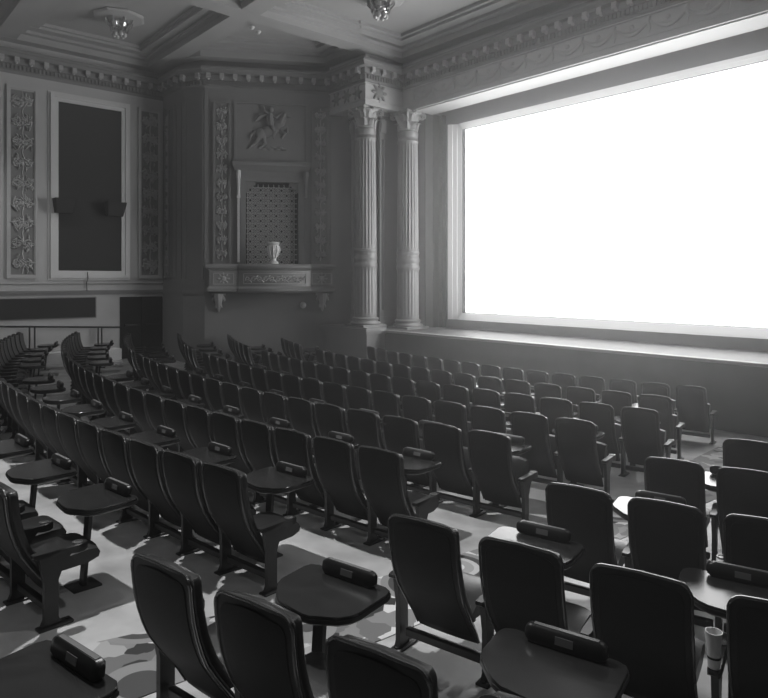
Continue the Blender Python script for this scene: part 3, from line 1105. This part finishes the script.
def chair_meshes():
    d = {}
    mb = MB()
    panel(mb, zs_to(.925, .155), 0, .03, 0)
    d['backrest_shell'] = mesh_of(mb, 'backrest_shell', 'shell')
    mb = MB()
    panel(mb, zs_to(.895, .20), -.006, .012, .03)
    d['rear_panel'] = mesh_of(mb, 'rear_panel', 'panel')
    mb = MB()
    panel(mb, zs_to(.905, .30), .0305, .05, .012)
    d['back_cushion'] = mesh_of(mb, 'back_cushion', 'leather')
    mb = MB()
    pts = []
    zz = [.17, .25, .33, .41, .49, .57, .65, .73, .80, .86, .878]
    for z in zz:
        pts.append((half_width(z) + .002, back_profile(z) + .012, z))
    for a in (.25, .5, .75, 1):
        th = a * pi / 2
        x = .225 - .05 + .05 * cos(th)
        pts.append((x, back_profile(.92) + .012, .876 + .05 * sin(th) + .018 * (1 - (x / .225) ** 2)))
    pts.append((.1, back_profile(.92), .927 + .015))
    pts.append((0, back_profile(.92), .945))
    pts += [(-x, y, z) for x, y, z in pts[-2::-1]]
    mb.tube(pts, .0075, 6)
    d['piping'] = mesh_of(mb, 'piping', 'piping')

    def cushion(mb, up):
        # closed side outline (distance from the hinge, height), swept across the width with softened ends
        side = [(.0, -.05), (-.01, .0), (.03, .035), (.14, .045), (.30, .045), (.37, .03), (.39, -.01), (.38, -.055), (.30, -.08), (.12, -.07)]
        rings = []
        for i in range(9):
            x = -.205 + .41 * i / 8
            e = (.72, .93, 1, 1, 1, 1, 1, .93, .72)[i]
            out = []
            for y, h in side:
                y, h = .16 + (y - .16) * (1 - (1 - e) * .25), -.015 + (h + .015) * e + (.008 if 2 <= i <= 6 and h > .03 else 0)
                if up:
                    a = radians(74)
                    out.append((x, .10 + y * cos(a) - h * sin(a), .25 + y * sin(a) + h * cos(a)))
                else:
                    out.append((x, .005 + y, .36 + h + y * .04))
            rings.append(out)
        mb.loft(rings)

    mb = MB()
    cushion(mb, False)
    d['seat_down'] = mesh_of(mb, 'seat', 'leather')
    mb = MB()
    cushion(mb, True)
    d['seat_up'] = mesh_of(mb, 'seat', 'leather')
    mb = MB()
    # arm pad with a rounded cup-holder nose
    rings = []
    for y, w, h in ((-.10, .022, .02), (-.08, .03, .035), (.0, .032, .038), (.11, .032, .04), (.14, .036, .05), (.18, .039, .055), (.22, .037, .055), (.245, .028, .045), (.25, .015, .03)):
        rings.append([(-w, y, .50 - h), (w, y, .50 - h), (w * 1.0, y, .50 - .008), (w * .8, y, .50), (-w * .8, y, .50), (-w, y, .50 - .008)])
    mb.loft(rings)
    d['armrest'] = mesh_of(mb, 'armrest', 'arm')
    mb = MB()
    mb.lathe([(.028, .501), (.033, .501), (.033, .506), (.026, .506), (.026, .5015)], 14, 0, .19)
    d['cup_ring'] = mesh_of(mb, 'cup_ring', 'zinc')
    mb = MB()
    mb.loft([[(-.017, a, z), (.017, a, z), (.017, b, z), (-.017, b, z)] for a, b, z in ((-.05, .08, .015), (-.03, .06, .06), (-.03, .06, .3), (-.05, .10, .40), (-.06, .16, .462))])
    mb.bbox(-.04, .04, -.07, .15, -.006, .016, .005)
    for yb in (-.045, .125):
        mb.lathe([(.012, .016), (.012, .026), (.006, .028)], 6, 0, yb)
    d['leg'] = mesh_of(mb, 'leg', 'metal')
    return d


CM = chair_meshes()
PITCH = .55


def part(name, me, root, loc=(0, 0, 0)):
    o = bpy.data.objects.new(name, me)
    COL.objects.link(o)
    o.parent = root
    o.location = loc
    return o


RAILM = {}


def rail_mesh(pitch):
    if pitch not in RAILM:
        mb = MB()
        mb.bbox(-pitch / 2 + .035, pitch / 2 - .035, .0, .045, .085, .135, .005)
        RAILM[pitch] = mesh_of(mb, 'rail', 'metal')
    return RAILM[pitch]


def make_chair(up, first, last, pitch):
    r = bpy.data.objects.new('theatre_chair', None)
    r.empty_display_size = .1
    COL.objects.link(r)
    part('backrest_shell', CM['backrest_shell'], r)
    part('rear_panel', CM['rear_panel'], r)
    part('back_cushion', CM['back_cushion'], r)
    part('piping', CM['piping'], r)
    part('seat', CM['seat_up' if up else 'seat_down'], r)
    part('rail', rail_mesh(pitch), r)
    for x in ([-pitch / 2] if first else []) + [pitch / 2]:
        part('leg', CM['leg'], r, (x, 0, 0))
        a = part('armrest', CM['armrest'], r, (x, 0, 0))
        part('cup_ring', CM['cup_ring'], a)
    return r


def dup(root, label):
    r = root.copy()
    COL.objects.link(r)
    for ch in list(root.children):
        c = ch.copy()
        COL.objects.link(c)
        c.parent = r
        for g in list(ch.children):
            d = g.copy()
            COL.objects.link(d)
            d.parent = c
    r['label'] = label
    return r


PROTO = {}
ORD = ['', 'first', 'second', 'third', 'fourth', 'fifth', 'sixth', 'seventh', 'eighth', 'ninth', 'tenth', 'eleventh', 'twelfth', 'thirteenth', 'fourteenth', 'fifteenth', 'sixteenth', 'seventeenth', 'eighteenth', 'nineteenth', 'twentieth']

FX, FY = -sin(YAW), cos(YAW)


def project(x, y, z):
    d = x * FX + y * FY
    if d < .3:
        return None
    r = x * FY - y * FX
    return 384 + 659 * r / d, 279 - 659 * (z - EYE) / d, d


def in_view(x, y, z0, z1, pad):
    a, b = project(x, y, z0), project(x, y, z1)
    if a is None:
        return False
    m = 659 * pad / a[2]
    return -m < a[0] < 768 + m and b[1] - m * .3 < 698 and a[1] + m * .3 > 0


def place(o, R, th):
    """on the arc of radius R at angle th, facing the centre of the arcs"""
    x, y = CX + R * sin(th), CY - R * cos(th)
    o.location = (x, y, floor_z(R))
    o.rotation_euler = (0, 0, th)


def put_chair(R, th, up, first, last, pitch, label, group):
    Rl = R - .25
    x, y = CX + Rl * sin(th), CY - Rl * cos(th)
    z = floor_z(Rl)
    if not in_view(x, y, z, z + .95, .75):
        return None
    k = (up, first, last, pitch)
    if k not in PROTO:
        o = PROTO[k] = make_chair(*k)
        o['category'] = 'chair'
        o['label'] = label
    else:
        o = dup(PROTO[k], label)
    o['group'] = group
    place(o, Rl, th)
    return o


# ------------------------------------------------------------------ tables
def make_table():
    r = thing('side_table', (0, 0, 0), 'x', 'table')
    ORIG[r.name] = (0, 0, 0)
    poly = [(-.24, .25), (-.285, .23), (-.30, .19), (-.295, .0), (-.275, -.05), (-.17, -.17), (-.12, -.2), (.06, -.225), (.11, -.22), (.24, -.15), (.28, -.10), (.295, -.04), (.295, .19), (.28, .23), (.24, .25)]
    mb = MB()
    sc = lambda k: [(x * k, y * k) for x, y in poly]
    mb.loft([[(x, y, z) for x, y in sc(k)] for k, z in ((.985, .632), (.985, .644), (.975, .647))])
    link('table_top', mb, 'wood', r, local=True)
    mb = MB()
    mb.loft([[(x, y, z) for x, y in sc(k)] for k, z in ((.84, .585), (.96, .60), (1.0, .612), (1.0, .631))])
    link('edge_band', mb, 'edge', r, local=True)
    mb = MB()
    mb.loft([[(-.035, a, z), (.035, a, z), (.035, b, z), (-.035, b, z)] for a, b, z in ((-.07, -.045, .012), (-.02, .01, .60))])
    link('post', mb, 'metal', r, local=True)
    mb = MB()
    mb.bbox(-.09, .09, -.16, .05, -.006, .014, .004)
    link('base_plate', mb, 'metal', r, local=True)
    # rounded bar standing on the stage-side edge, shading a small lamp
    mb = MB()
    rings = []
    for x, k in ((-.185, .35), (-.18, .65), (-.165, .9), (-.145, 1), (.145, 1), (.165, .9), (.18, .65), (.185, .35)):
        rings.append([(x + .02, .20 + y * k, .685 + z * k) for y, z in ((-.022, -.036), (.022, -.036), (.028, -.022), (.033, .028), (.025, .038), (-.005, .038), (-.016, .028), (-.028, -.022))])
    mb.loft(rings)
    b = link('lamp_bar', mb, 'box', r, local=True)
    mb = MB()
    mb.loft([[(-.02, .172, .672), (.06, .172, .672), (.06, .178, .672), (-.02, .178, .672)], [(-.02, .1795, .704), (.06, .1795, .704), (.06, .186, .704), (-.02, .186, .704)]])
    link('label_plate', mb, 'plate', b, local=True)
    mb = MB()
    mb.box(-.125, .165, .198, .22, .7232, .726)
    link('top_highlight', mb, 'plate', b, local=True)  # paler strip painting in the light along the bar's top edge
    return r


TABLE = [None]


def put_table(R, th, label, group):
    Rt_ = R - .74
    x, y = CX + Rt_ * sin(th), CY - Rt_ * cos(th)
    z = floor_z(Rt_)
    if not in_view(x, y, z, z + .75, .42):
        return None
    if TABLE[0] is None:
        o = TABLE[0] = make_table()
        o['label'] = label
    else:
        o = dup(TABLE[0], label)
    o['group'] = group
    place(o, Rt_, th)
    return o


def rowname(k):
    return 'front' if k == 1 else ORD[k]


# centre block: numbered from the carpeted aisle
ENDS = {1: -4.56, 2: -4.34, 3: -3.86, 4: -3.87, 5: -3.95, 6: -4.01, 7: -4.24, 8: -4.67}
for k in range(1, 9):
    R = ROW[k]
    th1 = math.asin((ENDS[k] - CX) / R)
    st = PITCH / R
    cnt = 16 if k < 3 else 17
    up_row = k <= 5
    for i in range(cnt):
        th = th1 - (.225 + i * PITCH) / R
        rs = 'aisle-end dark theatre chair, %s row from the stage, centre block' % rowname(k) if i == 0 else \
            'dark theatre chair, %s from the carpeted aisle, %s row, centre block' % (ORD[i + 1], rowname(k))
        up = up_row and not (k == 3 and i == 4)
        put_chair(R, th, up, i == cnt - 1, i == 0, PITCH, rs, 'centre block chairs, %s row' % rowname(k))
    if k > 1:
        for j in range(cnt // 2):
            th = th1 - (.225 + (2 * j + .5) * PITCH - (.09 if k == 8 else 0)) / R
            put_table(R, th, 'dark table with lamp bar, %s from the carpeted aisle, before %s row, centre block' % (ORD[j + 1], rowname(k)),
                      'tables before the %s row of the centre block' % rowname(k))
# block by the panelled wall
LEFT_END = {2: -16.35, 3: -17.7, 4: -18.5, 5: -19.2, 6: -19.25, 7: -19.3, 8: -19.3}
for k in range(2, 9):
    R = ROW[k]
    tha = math.asin((-14.05 - CX) / R)
    st = PITCH / R
    cnt = int((tha - math.asin((LEFT_END[k] - CX) / R)) / st)
    for i in range(cnt):
        th = tha - st * (i + .5)
        rs = 'dark theatre chair, %s from the inner aisle, %s row, block by the panelled wall' % (ORD[i + 1], rowname(k))
        put_chair(R, th, k < 4, i == cnt - 1, i == 0, PITCH, rs, 'wall block chairs, %s row' % rowname(k))
    for j in range(cnt // 2):
        th = tha - st * (2 * j + 1)
        put_table(R, th, 'dark lamp-bar table, %s from the inner aisle, before %s row, block by panelled wall' % (ORD[j + 1], rowname(k)),
                  'tables before the %s row of the wall block' % rowname(k))
# near block across the carpeted aisle
PW = {4: .55, 5: .55, 6: .565, 7: .60, 8: .625, 9: .64}
START = {4: -2.66, 5: -2.74, 6: -2.765, 7: -2.925, 8: -3.225, 9: -3.26}      # outer edge of the first back
for k in range(4, 10):
    R = ROW[k]
    tha = math.asin((START[k] - CX) / R)
    pw = PW[k]
    for i in range(8):
        th = tha + (.225 + i * pw) / R
        rs = 'dark theatre chair, %s from the carpeted aisle, %s row, side block across that aisle' % (ORD[i + 1], rowname(k))
        put_chair(R, th, False, i == 0, False, pw, rs, 'side block chairs, %s row' % rowname(k))
    for j in range(4):
        th = tha + (.225 + (2 * j + .5) * pw + .055) / R
        put_table(R, th, 'lamp-bar table, %s from the carpeted aisle, before %s row, side block across aisle' % (ORD[j + 1], rowname(k)),
                  'tables before the %s row of the side block' % rowname(k))

# cup on the arm between the third and fourth chair of the side block
R = ROW[7] - .25
th = math.asin((START[7] - CX) / ROW[7]) + (.225 + 2.5 * PW[7]) / ROW[7]
for dy in (-.07,):
    cx_, cy_ = CX + (R - dy) * sin(th), CY - (R - dy) * cos(th)
    z = floor_z(R) + .502
    t = thing('paper_cup', (cx_, cy_, z), 'tall white paper cup on the armrest beneath the lamp-bar table', 'cup')
    mb = MB()
    mb.lathe([(.025, z), (.027, z + .002), (.035, z + .162), (.038, z + .165), (.038, z + .17), (.034, z + .17), (.032, z + .158), (.024, z + .008), (.005, z + .008)], 24, cx_, cy_)
    link('cup_body', mb, 'white', t)
    mb = MB()
    mb.lathe([(.0285, z + .045), (.030, z + .046), (.0305, z + .056), (.029, z + .057)], 24, cx_, cy_)
    link('cup_band', mb, 'box', t)

# ================================================================== camera and light
cam = bpy.data.cameras.new('camera')
cam.sensor_fit = 'HORIZONTAL'
cam.sensor_width = 36
cam.lens = 36 * 659 / 768
cam.shift_x = 0
cam.shift_y = -70 / 768
cam.clip_start = .05
co = bpy.data.objects.new('camera', cam)
co.location = (0, 0, EYE)
co.rotation_euler = (pi / 2, 0, YAW)
COL.objects.link(co)
SC.camera = co

w = bpy.data.worlds.new('world')
SC.world = w
w.use_nodes = True
w.node_tree.nodes['Background'].inputs['Color'].default_value = (1, 1, 1, 1)
w.node_tree.nodes['Background'].inputs['Strength'].default_value = 0.0
if HAZE:
    vs_ = w.node_tree.nodes.new('ShaderNodeVolumeScatter')
    vs_.inputs['Density'].default_value = HAZE
    vs_.inputs['Anisotropy'].default_value = 0.82
    w.node_tree.links.new(vs_.outputs['Volume'], w.node_tree.nodes['World Output'].inputs['Volume'])

# recessed house downlights in the ceiling over the seats
n_ = 0
for x_, y_, pw, ax_, ay_, cone in ((-15.4, 2.0, 420, -16.6, 2.0, 104), (-7.7, 2.5, 2500, -5.9, 1.7, 64), (-1.4, 6.0, 420, -2.6, 3.8, 84), (-4.9, -2.4, 160, -4.5, -1.0, 80)):
    for _ in (0,):
        zz = Z(6.85)
        mb = MB()
        mb.lathe([(.16, zz), (.17, zz - .02), (.13, zz - .03), (.12, zz - .005), (.02, zz - .004)], 20, x_, y_)
        o = link('house_downlight', mb, 'white')
        tag(o, ('recessed downlight over the wall end of the centre block', 'recessed downlight over the middle of the centre block', 'recessed downlight over the side block', 'recessed downlight over the rear of the aisle')[n_], 'downlight', 'house downlights')
        l = bpy.data.lights.new('downlight_lamp', 'SPOT')
        l.energy = pw
        l.spot_size = radians(cone)
        l.spot_blend = .45
        l.shadow_soft_size = .12
        lo = bpy.data.objects.new('downlight_lamp', l)
        COL.objects.link(lo)
        lo.location = (x_, y_, zz - .06)
        d_ = (ax_ - x_, ay_ - y_, -(zz - .06))
        lo.rotation_euler = (math.atan2(math.hypot(d_[0], d_[1]), -d_[2]), 0, atan2(d_[1], d_[0]) + pi / 2 + pi)
        n_ += 1


SC.view_settings.view_transform = 'Standard'
SC.view_settings.look = 'None'
SC.view_settings.gamma = 1
SC.view_settings.exposure = 0
SC.view_settings.use_curve_mapping = False
SC.cycles.use_denoising = True
SC.cycles.max_bounces = 10
SC.cycles.diffuse_bounces = 6
SC.cycles.sample_clamp_indirect = 4
